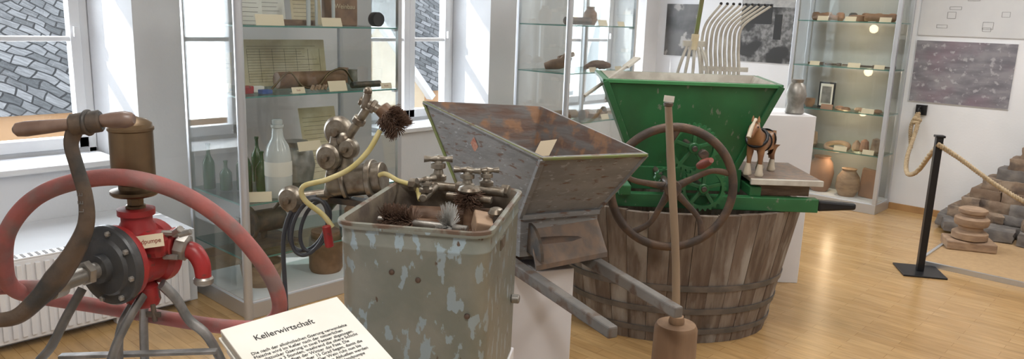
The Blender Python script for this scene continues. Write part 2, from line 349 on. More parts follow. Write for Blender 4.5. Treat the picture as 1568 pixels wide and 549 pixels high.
# ---------------------------------------------------------------- glass cabinets
def cabinet(x0,x1,y0,y1,h,shelves,pr=.014,big=None):
    cb=root('glass_display_cabinet',((x0+x1)/2,(y0+y1)/2,0)); X=(x1-x0)/2; Y=(y1-y0)/2
    box2('base',cb,(-X,-Y,.0),(X,Y,.09),M_alu,bev=.004)
    box2('deck',cb,(-X+.01,-Y+.01,.09),(X-.01,Y-.01,.10),M_white)
    box2('top',cb,(-X,-Y,h-.06),(X,Y,h),M_alu,bev=.004)
    for k,(sx,sy) in enumerate(((-1,-1),(1,-1),(1,1),(-1,1))):
        rr=.024 if big==k else pr
        if big==k: cyl('post_%d'%k,cb,(sx*(X-.01),sy*(Y-.01),0),(sx*(X-.01),sy*(Y-.01),h),rr,M_alu)
        else: box2('post_%d'%k,cb,(sx*X-sx*2*rr,sy*Y-sy*2*rr,.09),(sx*X,sy*Y,h-.06),M_alu,bev=.003)
    g=.004
    box2('pane_a',cb,(-X+.03,-Y+.004,.1),(X-.03,-Y+.004+g,h-.06),M_glass)
    box2('pane_b',cb,(X-.008,-Y+.03,.1),(X-.004,Y-.03,h-.06),M_glass)
    box2('pane_c',cb,(-X+.03,Y-.008,.1),(X-.03,Y-.004,h-.06),M_glass)
    box2('pane_d',cb,(-X+.004,-Y+.03,.1),(-X+.008,Y-.03,h-.06),M_glass)
    for k,z in enumerate(shelves):
        box2('shelf_%d'%k,cb,(-X+.02,-Y+.015,z-.008),(X-.02,Y-.015,z),M_shelf)
        box2('shelf_edge_f%d'%k,cb,(X-.02,-Y+.015,z-.008),(X-.016,Y-.015,z),M_shelfedge)
        box2('shelf_edge_s%d'%k,cb,(-X+.02,-Y+.011,z-.008),(X-.016,-Y+.015,z),M_shelfedge)
        for sy in(-1,1): box2('clip_%d_%d'%(k,sy),cb,(X-.05,sy*(Y-.03)-.01,z-.02),(X-.02,sy*(Y-.03)+.01,z-.008),M_alu)
    return cb
cabinet(-4.29,-3.66,1.93,2.98,2.2,[.33,.63,1.20,1.56],big=1)
cabinet(-4.20,-3.66,4.57,5.46,2.2,[.45,.85,1.24,1.60],big=1)
c3=cabinet(-3.10,-2.16,7.24,7.62,2.25,[.53,.90,1.30,1.71],pr=.018)
for z in(.5,.88,1.27,1.68,2.1):
    ld=bpy.data.lights.new('cabinet_lamp','POINT'); ld.energy=1.7; ld.color=(1,.74,.48); ld.shadow_soft_size=.04
    reg(bpy.data.objects.new('cabinet_lamp_%d'%int(z*100),ld),c3,(.05,-.08,z-.03))

def bottle(name,x,y,z,h,r,m,neck=.3):
    return lathe(name,None,[(r*.9,0),(r,.006),(r,h*.52),(r*.93,h*.6),(r*neck*1.3,h*.74),(r*neck,h*.8),(r*neck,h*.95),(r*neck*1.25,h*.955),(r*neck*1.25,h)],m,(x,y,z),seg=24)
S3=.63
bottle('wine_bottle',-4.17,1.995,S3,.26,.033,M_bott)
bottle('wine_bottle',-4.08,2.05,S3,.17,.034,M_bott)
bottle('wine_bottle',-4.03,2.12,S3,.25,.03,M_bott)
bottle('wine_bottle',-3.96,2.11,S3,.27,.032,M_bott)
bottle('wine_bottle',-3.93,2.19,S3,.23,.036,M_bott)
bottle('wine_bottle',-4.15,2.20,S3,.25,.034,M_bott2)
bottle('wine_bottle',-4.18,2.30,S3,.27,.034,M_bott)
bj=root('glass_carboy',(-3.77,2.20,S3))
lathe('body',bj,[(.065,0),(.072,.01),(.074,.10),(.072,.22),(.06,.28),(.032,.33),(.028,.38),(.034,.385),(.034,.40),(.02,.40)],M_bott2,seg=32)
lathe('label',bj,[(.0745,.12),(.0747,.121),(.0745,.2)],M_paper,seg=32,cap=False)
lathe('cap',bj,[(.026,.4),(.028,.405),(.028,.425),(.02,.43)],M_bott2)
def sheet(name,x,y,z,w,h,rz,tilt,m,lines=0,cols=0):
    q=root(name,(x,y,z),rz); a=rad(tilt)
    box('page',q,(0,h/2*math.sin(a),h/2*math.cos(a)+.001),(w,.002,h),m,rot=(-a,0,0))
    for i in range(lines):
        t=h*(.10+.82*i/lines); ww=w*random.uniform(.6,.86); box('line_%d'%i,q,((ww-w*.86)/2,t*math.sin(a)-.0015,t*math.cos(a)),(ww,.0008,.0016),M_ink,rot=(-a,0,0))
    for i in range(cols):
        xx=-w*.43+w*.86*i/max(cols-1,1); box('column_%d'%i,q,(xx,h*.45*math.sin(a)-.0015,h*.45*math.cos(a)),(.0012,.0008,h*.7),M_ink,rot=(-a,0,0))
    return q
R90=rad(90)
sheet('parchment_document',-4.02,2.68,S3,.26,.44,R90,14,M_parch,14)
sheet('old_price_list',-4.12,2.48,1.20,.56,.27,R90,8,M_parch,14,7)
sheet('certificate_sheet',-4.0,2.30,1.56,.22,.28,R90,8,M_paper,10)
sheet('certificate_sheet',-4.0,2.55,1.56,.20,.25,R90,8,M_parch,9)
sheet('certificate_sheet',-4.15,2.02,1.56,.16,.26,rad(60),8,M_paper,8)
sheet('price_card',-3.82,2.08,1.56,.15,.20,rad(75),8,M_paper,7)
sheet('price_card',-4.14,2.06,1.20,.14,.20,rad(50),8,M_parch,7)
card((-3.71,2.14,1.56),rad(80),.15,.06,'Anzeigetafel'); card((-3.71,2.52,1.56),R90,.13,.05,'Mostwaage')
card((-3.72,2.56,1.20),R90,.12,.06,'Pfropfen'); card((-3.98,1.985,1.20),rad(20),.14,.05,'Flasche'); card((-3.71,2.90,1.20),R90,.08,.035,'Kork'); card((-3.71,2.30,1.20),R90,.08,.035,'Sieb')
card((-3.72,2.04,S3),rad(60),.15,.055,'Zuckerflasche')
cyl('wooden_box_barrel',None,(-3.95,2.31,1.25),(-3.93,2.74,1.25),.048,M_brown)
tube('brass_siphon',None,[(-3.9,2.25,1.21),(-3.88,2.35,1.30),(-3.86,2.42,1.22),(-3.86,2.52,1.215),(-3.86,2.6,1.29),(-3.86,2.7,1.31),(-3.88,2.78,1.23)],.006,M_brass)
box('red_tin',None,(-3.80,2.04,1.222),(.05,.07,.04),M_red,rot=(0,0,.3),bev=.004)
box('small_matchbox',None,(-3.76,2.13,1.212),(.05,.06,.022),pmat('blue_box',(.05,.10,.28)),bev=.003)
box('cigarette_carton',None,(-3.86,2.13,1.217),(.05,.08,.032),M_paper,rot=(0,0,-.2),bev=.003)
for k in range(5): cyl('wine_cork',None,(-3.74,2.40+k*.022,1.21),(-3.74+.012*(k%2),2.415+k*.022,1.236),.009,M_oldwood,seg=12)
cyl('steel_tube',None,(-3.78,2.70,1.222),(-3.80,2.92,1.222),.02,M_iron)
lathe('tin_measure',None,[(.03,0),(.032,.004),(.03,.09),(.033,.094),(.028,.094)],M_steel,(-4.02,2.88,1.20),seg=24)
lathe('stoneware_mug',None,[(.03,0),(.036,.01),(.036,.09),(.03,.095)],M_clay,(-4.15,2.90,1.20),seg=24)
box('wooden_instrument_case',None,(-3.98,2.76,1.66),(.10,.19,.20),M_brown,bev=.006)
text('case_lettering',None,'Weinbau',.04,(-3.925,2.76,1.66),(R90,0,R90),M_parch)
lathe('round_tin',None,[(.04,0),(.042,.003),(.042,.05),(.04,.053)],M_blackm,(-3.78,2.86,1.605),d=(1,0,0),seg=24)
box('wooden_instrument_case',None,(-3.90,2.30,1.575),(.14,.42,.03),M_wood_d,bev=.004)
cyl('glass_hydrometer',None,(-3.80,2.43,1.56),(-3.80,2.43,1.76),.012,M_bott2)
cyl('glass_hydrometer',None,(-3.80,2.48,1.56),(-3.80,2.48,1.74),.008,M_bott2)
cyl('glass_hydrometer',None,(-3.84,2.62,1.56),(-3.84,2.62,1.75),.010,M_bott2)
lathe('fermentation_pot',None,[(.07,0),(.10,.03),(.115,.12),(.10,.20),(.07,.23),(.075,.26),(.06,.26)],M_steel,(-3.97,2.43,S3),seg=32)
card((-3.80,2.42,.86),R90,.15,.055,'Gaertopf')
lathe('stoneware_jar',None,[(.09,0),(.10,.02),(.10,.2),(.085,.23),(.085,.25),(.07,.25)],M_brown,(-3.85,2.55,.10),seg=32)
ic=root('cork_press',(-3.95,2.2,.33))
box2('bed',ic,(-.14,-.10,0),(.14,.14,.02),M_iron); cyl('body',ic,(0,-.08,.12),(0,.12,.12),.065,M_iron); cyl('post',ic,(0,0,.02),(0,0,.12),.02,M_iron); cyl('lever',ic,(0,.05,.16),(.08,.1,.27),.01,M_iron); torus('wheel',ic,(.0,-.09,.12),(0,1,0),.09,.012,M_iron)
lathe('clay_jug',None,[(.05,0),(.08,.05),(.075,.12),(.04,.16),(.045,.19)],M_clay,(-3.85,2.78,.33),seg=28)
lathe('wooden_tub_small',None,[(.10,0),(.12,.13),(.11,.13),(.1,.02)],M_oldwood,(-3.9,2.15,.10),seg=28)
lathe('copper_funnel',None,[(.012,0),(.014,.06),(.09,.15),(.092,.15),(.08,.145)],M_brass,(-4.1,2.75,.33),seg=28)
# second cabinet contents
lg=root('leather_shoe',(-3.95,4.80,1.24),.6)
tube('body',lg,[(-.10,0,.03),(-.04,0,.045),(.03,0,.06),(.09,0,.12)],[.03,.045,.05,.045],M_brown,fl=(1.2,.9))
cyl('pipe_part',lg,(.0,.05,.09),(.12,.12,.13),.02,M_brown)
lg=root('wooden_clog',(-3.80,5.12,1.24),1.2)
tube('body',lg,[(-.11,0,.025),(-.03,0,.05),(.05,0,.05),(.10,0,.03)],[.02,.04,.045,.02],M_wood_d,fl=(1.2,.8))
lg=root('wooden_clog',(-3.82,5.28,1.24),1.5)
tube('body',lg,[(-.09,0,.02),(-.03,0,.04),(.04,0,.035)],[.015,.035,.02],M_wood_d)
cyl('iron_hammer',None,(-3.85,4.75,1.632),(-3.8,5.0,1.632),.03,M_rust)
lathe('clay_jug',None,[(.04,0),(.06,.04),(.055,.1),(.03,.13),(.035,.15)],M_brown,(-3.95,5.2,1.60),seg=24)
card((-3.71,4.95,1.24),R90,.09,.04); card((-3.71,5.3,1.24),R90,.09,.04); card((-3.71,5.05,1.60),R90,.12,.05); card((-3.71,5.3,1.60),R90,.09,.04)
card((-3.71,5.15,.85),R90,.1,.045); box('old_book',None,(-3.9,5.2,.87),(.2,.28,.04),M_brown,rot=(0,0,.2),bev=.004)
cyl('wooden_roller',None,(-3.95,4.7,.885),(-3.9,5.0,.885),.035,M_oldwood)
for k in range(6): lathe('small_vessel',None,[(.02,0),(.03,.02),(.028,.04+.01*(k%3)),(.015,.06+.01*(k%3))],(M_clay,M_brown,M_iron)[k%3],(-3.80-.05*(k%2),4.72+k*.12,.85),seg=18)
lathe('clay_jug',None,[(.05,0),(.08,.05),(.075,.12),(.04,.16),(.045,.19)],M_clay,(-3.9,4.9,.45),seg=28)
# back-wall cabinet contents
tube('leather_sandal',None,[(-2.98,7.4,1.735),(-2.88,7.38,1.75),(-2.75,7.4,1.735)],[.02,.035,.02],M_brown)
lathe('clay_tile_ring',None,[(.03,0),(.08,.0),(.085,.05),(.05,.06)],M_brown,(-2.58,7.42,1.71))
cyl('wooden_spindle',None,(-2.5,7.36,1.75),(-2.25,7.4,1.75),.035,M_brown,r2=.03)
for k in range(7): lathe('small_pot',None,[(.02,0),(.04,.03),(.035,.07),(.02,.08)],(M_brown,M_oldwood,M_clay,M_iron)[k%4],(-3.0+k*.115,7.5,1.71),seg=18)
for x in(-2.85,-2.6,-2.3): card((x,7.29,1.71),0,.1,.045)
for i,x in enumerate((-2.98,-2.82,-2.66,-2.50,-2.34)):
    cyl('iron_tool' ,None,(x,7.38,1.315),(x+.12,7.42,1.315),.009,M_rust,r2=.006); box('tool_head',None,(x+.12,7.42,1.315),(.03,.05,.025),M_iron,bev=.003)
card((-2.88,7.29,1.30),0,.09,.04); card((-2.52,7.29,1.30),0,.11,.045); card((-2.3,7.29,1.30),0,.09,.04)
pf=root('framed_photograph',(-2.80,7.46,.90)); box2('frame',pf,(-.075,0,0),(.075,.015,.24),M_blackm); box2('print',pf,(-.06,-.002,.015),(.06,0,.225),M_paper); box2('image',pf,(-.045,-.004,.04),(.045,-.002,.20),M_steel)
lathe('earthenware_cup',None,[(.03,0),(.05,.03),(.05,.08),(.045,.08)],M_brown,(-2.93,7.4,.90)); 
for k,(x,y) in enumerate(((-2.64,7.40),(-2.56,7.34),(-2.47,7.42),(-2.40,7.36),(-2.30,7.40))): lathe('clay_shard',None,[(.02,0),(.045,.01),(.035,.03),(.015,.035)],(M_clay,M_brown,M_oldwood)[k%3],(x,y,.90),seg=7+k)
card((-2.72,7.29,.90),0,.11,.05,'',M_clay); card((-2.35,7.29,.90),0,.11,.045)
torus('clay_ring',None,(-2.62,7.40,.553),(0,-.25,1),.10,.022,M_oldwood)
for i,x in enumerate((-3.0,-2.93,-2.86,-2.45,-2.38,-2.28)): lathe('pottery_fragment',None,[(.03,0),(.045,.02),(.035,.07+.03*(i%3)),(.01,.10+.02*(i%3))],(M_oldwood,M_clay,M_stone)[i%3],(x,7.42,.53),seg=6+i)
card((-2.9,7.29,.53),0,.14,.05); card((-2.55,7.29,.53),0,.12,.045); card((-2.3,7.29,.53),0,.1,.045)
lathe('clay_storage_jar',None,[(.07,0),(.10,.05),(.12,.18),(.10,.28),(.07,.32),(.08,.34),(.06,.34)],M_clay,(-2.75,7.42,.10),seg=28)
lathe('clay_storage_jar',None,[(.07,0),(.11,.08),(.10,.18),(.06,.24),(.07,.26)],M_oldwood,(-2.48,7.40,.10),seg=28)
box('roof_tile',None,(-2.30,7.44,.24),(.16,.04,.28),M_clay,rot=(.12,.1,0),bev=.01)
lathe('woven_basket',None,[(.10,0),(.12,.10),(.11,.1),(.09,.01)],M_oldwood,(-2.96,7.38,.10) ,seg=28)

# ---------------------------------------------------------------- pictures on walls
def poster(x0,x1,z0,z1,m,n='wall_photograph'):
    r=root(n,((x0+x1)/2,YB-.012,(z0+z1)/2)); a=(x1-x0)/2;b=(z1-z0)/2
    box2('backing',r,(-a,0,-b),(a,.011,b),M_white); box2('print',r,(-a+.004,-.003,-b+.004),(a-.004,0,b-.004),m); return r
poster(-2.12,-1.33,1.02,1.57,pmat('stonewall_photo',(.15,.145,.17),(.25,.245,.27),scale=9,rough=.3,thr=(.38,.62),c3=(.21,.14,.18),scale3=3,thr3=(.5,.75),stretch=(.5,1,1.6),c4=(.36,.35,.38),scale4=20,thr4=(.57,.65)))
pl=poster(-2.12,-1.28,1.61,2.25,pmat('floor_plan_print',(.58,.59,.60),(.54,.55,.57),scale=3,rough=.4),'floor_plan_poster')
for k in range(9):
    x=random.uniform(-.35,.3); z=random.uniform(-.28,.2); a=random.uniform(.03,.10); b=random.uniform(.02,.08)
    for A,B in(((x,z),(x+a,z)),((x+a,z),(x+a,z+b)),((x+a,z+b),(x,z+b)),((x,z+b),(x,z))): bar('plan_line',pl,(A[0],-.004,A[1]),(B[0],-.004,B[1]),.0015,.002,M_ink,up=(0,1,0),bev=0)
poster(-4.74,-4.33,1.28,1.85,pmat('bw_photo_a',(.03,.027,.024),(.10,.095,.09),scale=4,rough=.35,c3=(.3,.28,.26),scale3=5,thr3=(.58,.62)))
bwb=poster(-3.84,-3.26,1.27,1.95,pmat('bw_photo_b',(.10,.10,.10),(.25,.25,.25),scale=22,rough=.35,c3=(.04,.04,.04),scale3=3,thr3=(.5,.56)))
M_ph=pmat('photo_dark',(.03,.03,.03),rough=.4); M_ph2=pmat('photo_light',(.42,.42,.41),(.34,.34,.34),scale=20,rough=.4)
box2('photo_house',bwb,(-.28,-.005,.05),(.05,-.0032,.25),M_ph); box2('photo_sky',bwb,(-.28,-.0045,.22),(.28,-.0031,.33),M_ph2); box2('photo_gate',bwb,(.08,-.005,-.1),(.16,-.0032,.15),M_ph)

# ---------------------------------------------------------------- wooden tub
tb=root('wooden_wine_vat',G(4.2,.92,0),YAW)
HT=.72
def ab(z): return .54+.14*z/HT, .40+.10*z/HT
N=36; vs=[];fs=[];cols=[]
for i in range(N):
    g=.012; a0=2*math.pi*(i+g)/N; a1=2*math.pi*(i+1-g)/N; top=HT-random.uniform(0,.006); base=len(vs); jit=random.uniform(0,.005)
    for z in(0,HT*.33,HT*.66,top):
        A,B=ab(z); A+=jit;B+=jit
        for an,th in((a0,0),((a0+a1)/2,-.002),(a1,0),(a1,.032),(a0,.032)):
            vs.append(((A-th)*math.cos(an),(B-th)*math.sin(an),z))
    for l in range(3):
        for s in range(5):
            k=(s+1)%5; fs.append((base+l*5+s,base+l*5+k,base+l*5+5+k,base+l*5+5+s)); cols.append(i)
    fs.append(tuple(base+s for s in range(5))[::-1]);cols.append(i); fs.append(tuple(base+15+s for s in range(5)));cols.append(i)
ts=[pmat('stave_a',(.135,.098,.075),(.22,.185,.155),scale=30,rough=.75,stretch=(1,1,.07),c3=(.32,.295,.265),scale3=9,thr3=(.52,.66),stretch3=(1,1,.35),bump=.4,c4=(.08,.055,.04),scale4=7,thr4=(.56,.7)),
    pmat('stave_b',(.165,.12,.092),(.25,.21,.175),scale=26,rough=.75,stretch=(1,1,.07),c3=(.34,.315,.285),scale3=8,thr3=(.54,.68),stretch3=(1,1,.3),bump=.4,c4=(.095,.065,.048),scale4=6,thr4=(.56,.7)),
    pmat('stave_c',(.11,.077,.058),(.18,.14,.11),scale=28,rough=.75,stretch=(1,1,.07),c3=(.26,.235,.21),scale3=12,thr3=(.54,.67),stretch3=(1,1,.35),bump=.4)]
so_=mesh('staves',vs,fs,ts,tb)
ch=[random.randrange(3) for _ in range(N)]
for f,c in zip(so_.data.polygons,cols): f.material_index=ch[c]
for k,(z,hh) in enumerate(((.055,.03),(.17,.032),(.30,.032))):
    v=[];f=[];n=72
    for zz,o in((z,.006),(z,.012),(z+hh,.012),(z+hh,.006)):
        A,B=ab(zz)
        for i in range(n): v.append(((A+o)*math.cos(2*math.pi*i/n),(B+o)*math.sin(2*math.pi*i/n),zz))
    for j in range(3):
        for i in range(n): f.append((j*n+i,j*n+(i+1)%n,(j+1)*n+(i+1)%n,(j+1)*n+i))
    mesh('hoop_%d'%k,v,f,M_hoop,tb,smooth=True)
n=48; mesh('bottom_board',[((.50)*math.cos(2*math.pi*i/n),.36*math.sin(2*math.pi*i/n),.05) for i in range(n)],[tuple(range(n))],M_wood_d,tb)

# ---------------------------------------------------------------- green fruit mill
gm=root('green_fruit_mill',G(4.2,.93,HT),YAW)
for y,x0,x1,n in((-.34,-.42,.74,'front'),(.22,-.42,.66,'rear')):
    bar('beam_'+n,gm,(x0,y,.035),(x1-.1,y,.035),.055,.07,M_green,bev=.004)
    bar('beam_end_'+n,gm,(x1-.1,y,.035),(x1+.10,y,.035),.05,.06,M_blackm,bev=.012,w2=.035,h2=.035)
bar('cross_l',gm,(-.36,-.42,.095),(-.36,.32,.095),.06,.05,M_green,bev=.004)
bar('cross_r',gm,(.32,-.34,.095),(.32,.32,.095),.06,.05,M_green,bev=.004)
T=[(-.47,-.24,.625),(.43,-.24,.625),(.43,.20,.64),(-.47,.20,.64)]
B=[(-.23,-.17,.07),(.20,-.17,.07),(.20,.16,.07),(-.23,.16,.07)]
hp=mesh('hopper',B+T,[(0,1,5,4),(1,2,6,5),(2,3,7,6),(3,0,4,7)],[M_green,M_cream],gm)
s=hp.modifiers.new('s','SOLIDIFY'); s.thickness=.02; s.offset=-1; s.material_offset=1; s.material_offset_rim=0; s.use_even_offset=True
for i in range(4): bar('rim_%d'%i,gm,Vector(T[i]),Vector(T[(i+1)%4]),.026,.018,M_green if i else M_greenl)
for i in(0,1): bar('corner_strip_%d'%i,gm,Vector(B[i])+Vector((0,-.012,0)),Vector(T[i])+Vector((0,-.012,0)),.03,.018,M_green,up=(0,1,0))
bar('gearbox_front',gm,(-.30,-.19,.12),(.28,-.19,.12),.03,.12,M_green)
def gear(n,p,c,r,teeth,m,w=.03):
    cx,cy,cz=c; vs=[];fs=[];k=teeth*4
    for yy in(-w/2,w/2):
        for ri in(r*.78,None):
            for i in range(k):
                a=2*math.pi*i/k; rr=ri or (r if i%4 in(0,1) else r*.9)
                vs.append((cx+rr*math.cos(a),cy+yy,cz+rr*math.sin(a)))
    def I(l,i): return l*k+i%k
    for i in range(k):
        fs+=[(I(0,i),I(0,i+1),I(1,i+1),I(1,i)),(I(1,i),I(1,i+1),I(3,i+1),I(3,i)),(I(3,i),I(3,i+1),I(2,i+1),I(2,i)),(I(2,i),I(2,i+1),I(0,i+1),I(0,i))]
    mesh(n+'_ring',vs,fs,m,p)
    cyl(n+'_hub',p,(cx,cy-w*.8,cz),(cx,cy+w*.8,cz),r*.22,m)
    for j in range(5):
        a=2*math.pi*j/5+.3; bar(n+'_spoke_%d'%j,p,(cx,cy,cz),(cx+r*.82*math.cos(a),cy,cz+r*.82*math.sin(a)),.018,.022,m,up=(0,1,0))
gear('gear_low',gm,(.03,-.42,.12),.115,26,M_green); gear('gear_high',gm,(-.03,-.40,.32),.125,28,M_green); gear('gear_small',gm,(-.17,-.42,.166),.05,12,M_green)
cyl('shaft_top',gm,(-.03,-.44,.32),(-.03,-.1,.32),.014,M_iron); cyl('shaft_low',gm,(.03,-.45,.12),(.03,-.1,.12),.014,M_iron)
W=Vector((-.175,-.65,.166))
cyl('main_shaft',gm,W+Vector((0,-.05,0)),W+Vector((0,.5,0)),.015,M_iron)
torus('flywheel_rim',gm,W,(0,1,0),.288,.019,M_rust,seg=64,s2=12,fl=(.8,1.1))
cyl('flywheel_hub',gm,W+Vector((0,-.035,0)),W+Vector((0,.035,0)),.04,M_rust)
for j in range(5):
    a=2*math.pi*j/5+.35; P=lambda rr,da: W+Vector((rr*math.cos(a+da),0,rr*math.sin(a+da)))
    tube('flywheel_spoke_%d'%j,gm,[P(.02,0),P(.10,.12),P(.2,.10),P(.28,-.06)],[.018,.013,.011,.014],M_rust,fl=(.6,1.2))
cyl('crank_boss',gm,W+Vector((.135,-.02,.165)),W+Vector((.135,.02,.165)),.022,M_rust)
lathe('crank_handle',gm,[(.012,0),(.018,.03),(.022,.08),(.016,.12),(.01,.13)],pmat('red_wood',(.26,.06,.045),(.19,.065,.05),scale=15,rough=.5),W+Vector((.135,-.15,.165)),d=(-.25,1,-.45))
box('platform_board',gm,(.47,-.10,.155),(.36,.50,.02),M_plank,bev=.003); box('platform_edge',gm,(.47,-.355,.15),(.37,.02,.03),M_cream,bev=.003)
box('platform_rest',gm,(.47,-.10,.108),(.28,.40,.075),M_wood_d)
bar('stirring_paddle_shaft',gm,(-.56,-.10,.53),(-.27,.10,.72),.018,.014,M_cream); bar('stirring_paddle_blade',gm,(-.33,.06,.68),(-.26,.11,.73),.05,.012,M_cream)
# toy horse
hz=root('toy_horse',G(4.00,1.30,HT+.167),YAW-rad(34)); hz.scale=(1.12,1.12,1.12)
def skin(name,p,pts,edges,rr,m,sub=2,rootv=0):
    me=bpy.data.meshes.new(name); me.from_pydata(pts,edges,[]); me.materials.append(m)
    o=bpy.data.objects.new(name,me); reg(o,p); sk=o.modifiers.new('skin','SKIN'); sk.use_smooth_shade=True
    lay=me.skin_vertices[0].data if me.skin_vertices else None
    if lay is None:
        bm=bmesh.new(); bm.from_mesh(me); bm.verts.layers.skin.verify(); bm.to_mesh(me); bm.free(); lay=me.skin_vertices[0].data
    for i,q in enumerate(rr): lay[i].radius=q if isinstance(q,tuple) else (q,q)
    lay[rootv].use_root=True
    ss=o.modifiers.new('sub','SUBSURF'); ss.levels=sub; ss.render_levels=sub; return o
body=[(0,.10,.155),(0,.04,.155),(0,-.02,.15),(0,-.07,.158),(0,-.105,.195),(0,-.125,.235),(0,-.165,.215),(0,-.19,.19)]
e=[(i,i+1) for i in range(7)]; rr=[.042,.042,.045,.044,.031,.024,.02,.014]
for sx in(-1,1):
    b0=len(body); body+=[(sx*.025,-.075,.125),(sx*.026,-.08,.075),(sx*.026,-.075,.035),(sx*.026,-.082,.012)]; e+=[(3,b0),(b0,b0+1),(b0+1,b0+2),(b0+2,b0+3)]; rr+=[.02,.012,.009,.014]
    b0=len(body); body+=[(sx*.026,.095,.12),(sx*.028,.085,.085),(sx*.028,.115,.055),(sx*.028,.108,.012)]; e+=[(0,b0),(b0,b0+1),(b0+1,b0+2),(b0+2,b0+3)]; rr+=[.028,.016,.010,.014]
skin('body',hz,body,e,rr,M_horse,rootv=1)
for sx in(-1,1):
    for y,t in((-.082,'f'),(.108,'h')): lathe('sock_%s_%d'%(t,sx),hz,[(.018,0),(.020,.008),(.0165,.02),(.0135,.04),(.010,.055)],M_horsew,(sx*.027,y,0),seg=14)
    lathe('ear_%d'%sx,hz,[(.008,0),(.006,.015),(.001,.028)],M_horse,(sx*.013,-.118,.252),seg=8)
    ball('eye_%d'%sx,hz,(sx*.019,-.143,.232),.0045,M_blackm)
    ball('nostril_%d'%sx,hz,(sx*.008,-.202,.19),.003,M_blackm)
tube('blaze',hz,[(0,-.135,.257),(0,-.165,.237),(0,-.190,.213),(0,-.205,.19)],[.006,.009,.010,.011],M_horsew,fl=(1.1,1))
tube('mane',hz,[(0,-.128,.264),(0,-.10,.245),(0,-.075,.215),(0,-.05,.198)],[.008,.012,.012,.008],M_horsew)
tube('tail',hz,[(0,.135,.175),(0,.165,.15),(0,.165,.10),(0,.16,.05)],[.01,.015,.016,.004],M_horsew)
torus('collar',hz,(0,-.075,.175),(0,-1,.7),.047,.008,M_blackm,seg=24)
torus('girth',hz,(0,0,.152),(0,1,0),.048,.004,M_blackm,seg=24)
torus('breeching',hz,(0,.07,.155),(0,1,0),.046,.004,M_blackm,seg=24)

# ---------------------------------------------------------------- grey hopper mill
gx=root('grey_grape_mill',G(3.1,.1,0),YAW)
def q(R,F,z): return Vector((R-.1,F-3.1,z))
T=[q(.107,2.75,1.148),q(.52,2.95,1.142),q(.12,3.50,1.25),q(-.40,3.40,1.265)]
B=[q(.04,2.92,.885),q(.355,3.06,.885),q(.10,3.42,.90),q(-.22,3.24,.90)]
hp=mesh('hopper',B+T,[(0,1,5,4),(1,2,6,5),(2,3,7,6),(3,0,4,7)],[M_grey,M_greyin],gx)
s=hp.modifiers.new('s','SOLIDIFY'); s.thickness=.016; s.offset=-1; s.material_offset=1; s.material_offset_rim=0
for i in range(4): bar('rim_%d'%i,gx,T[i],T[(i+1)%4],.018,.010,M_trimg if i<1 else M_grey)
bar('rim_green_edge',gx,T[3]+Vector((-.004,-.004,.004)),T[0]+Vector((-.004,-.004,.004)),.006,.006,M_trimg)
bar('corner_front',gx,B[0],T[0],.02,.02,M_grey); bar('corner_right',gx,B[1],T[1],.014,.014,M_grey); bar('corner_left',gx,B[3],T[3],.014,.014,M_trimg)
LB=[Vector((v.x,v.y,.72)) for v in B]
mesh('throat',LB+B,[(0,1,5,4),(1,2,6,5),(2,3,7,6),(3,0,4,7),(3,2,1,0)],M_grey,gx)
e_=Vector((.924,.381,0)); d_=Vector((.381,-.924,0))
bar('throat_lip',gx,B[0]+d_*.01,B[1]+d_*.01,.02,.02,M_grey)
mesh('discharge_board',[LB[0]+Vector((0,0,.11))+e_*.04,LB[1]+Vector((0,0,.13)),LB[1]+d_*.10+Vector((0,0,.02)),LB[0]+d_*.12+e_*.02+Vector((0,0,.0)),LB[0]+Vector((0,0,.095))+e_*.04,LB[1]+Vector((0,0,.115)),LB[1]+d_*.10+Vector((0,0,.0)),LB[0]+d_*.12+e_*.02-Vector((0,0,.02))],[(0,3,2,1),(4,5,6,7),(0,4,7,3),(1,2,6,5),(3,7,6,2),(0,1,5,4)],M_plank,gx)
c0=LB[0]+e_*.03+Vector((0,0,.02)); pts=[c0]+[c0+d_*(.01+.13*math.sin(rad(a)))+Vector((0,0,.12*math.cos(rad(a)))) for a in range(0,91,15)]
v=pts+[k+e_*.012 for k in pts]; n=len(pts)
mesh('side_cheek',v,[tuple(range(n)),tuple(range(2*n-1,n-1,-1))]+[(i,(i+1)%n,n+(i+1)%n,n+i) for i in range(n)],M_iron,gx)
cyl('roller',gx,LB[0]+d_*.02+e_*.04+Vector((0,0,.05)),LB[1]+d_*.02+Vector((0,0,.05)),.035,M_rust)
for n,a,b in(('left',(-.24,3.42),(.335,2.27)),('right',(.08,3.55),(.58,2.46))):
    bar('handle_beam_'+n,gx,q(a[0],a[1],.69),q(b[0],b[1],.69),.05,.055,M_beam,bev=.006,w2=.036,h2=.04)
for n,f in(('a',3.05),('b',3.42)):
    bar('cross_beam_'+n,gx,q(-.16+(3.3-f)*.4,f-.05,.7),q(.25+(3.3-f)*.3,f+.07,.7),.05,.04,M_beam)
nrm=(T[0]-T[3]).cross(B[0]-T[3]).normalized(); 
if nrm.y>0: nrm=-nrm
ax=(T[0]-T[3]).normalized(); az=nrm.cross(ax).normalized()
if az.z<0: az=-az
mid=T[3]*.42+T[0]*.33+B[0]*.12+B[3]*.13+nrm*.003
mesh('maker_mark',[mid-ax*.028,mid-az*.035,mid+ax*.028,mid+az*.035],[(0,1,2,3)],pmat('mark_red',(.38,.12,.08),(.45,.25,.18),scale=90,rough=.7),gx)
tg=mesh('price_tag',[q(.075,2.90,1.125),q(.14,2.93,1.13),q(.17,2.96,1.19),q(.105,2.93,1.185)],[(0,1,2,3)],M_card,gx)
ea=math.atan2(.381,.924)
pd=root('display_pedestal',G(3.164,-.098,0),YAW+ea)
box2('body',pd,(-.27,-.30,0),(.27,.30,.66),M_ped,bev=.004)
pd=root('display_pedestal',G(2.124,-.208,0),YAW-rad(9.5))
box2('body',pd,(-.195,-.25,0),(.195,.25,.60),M_ped,bev=.004)

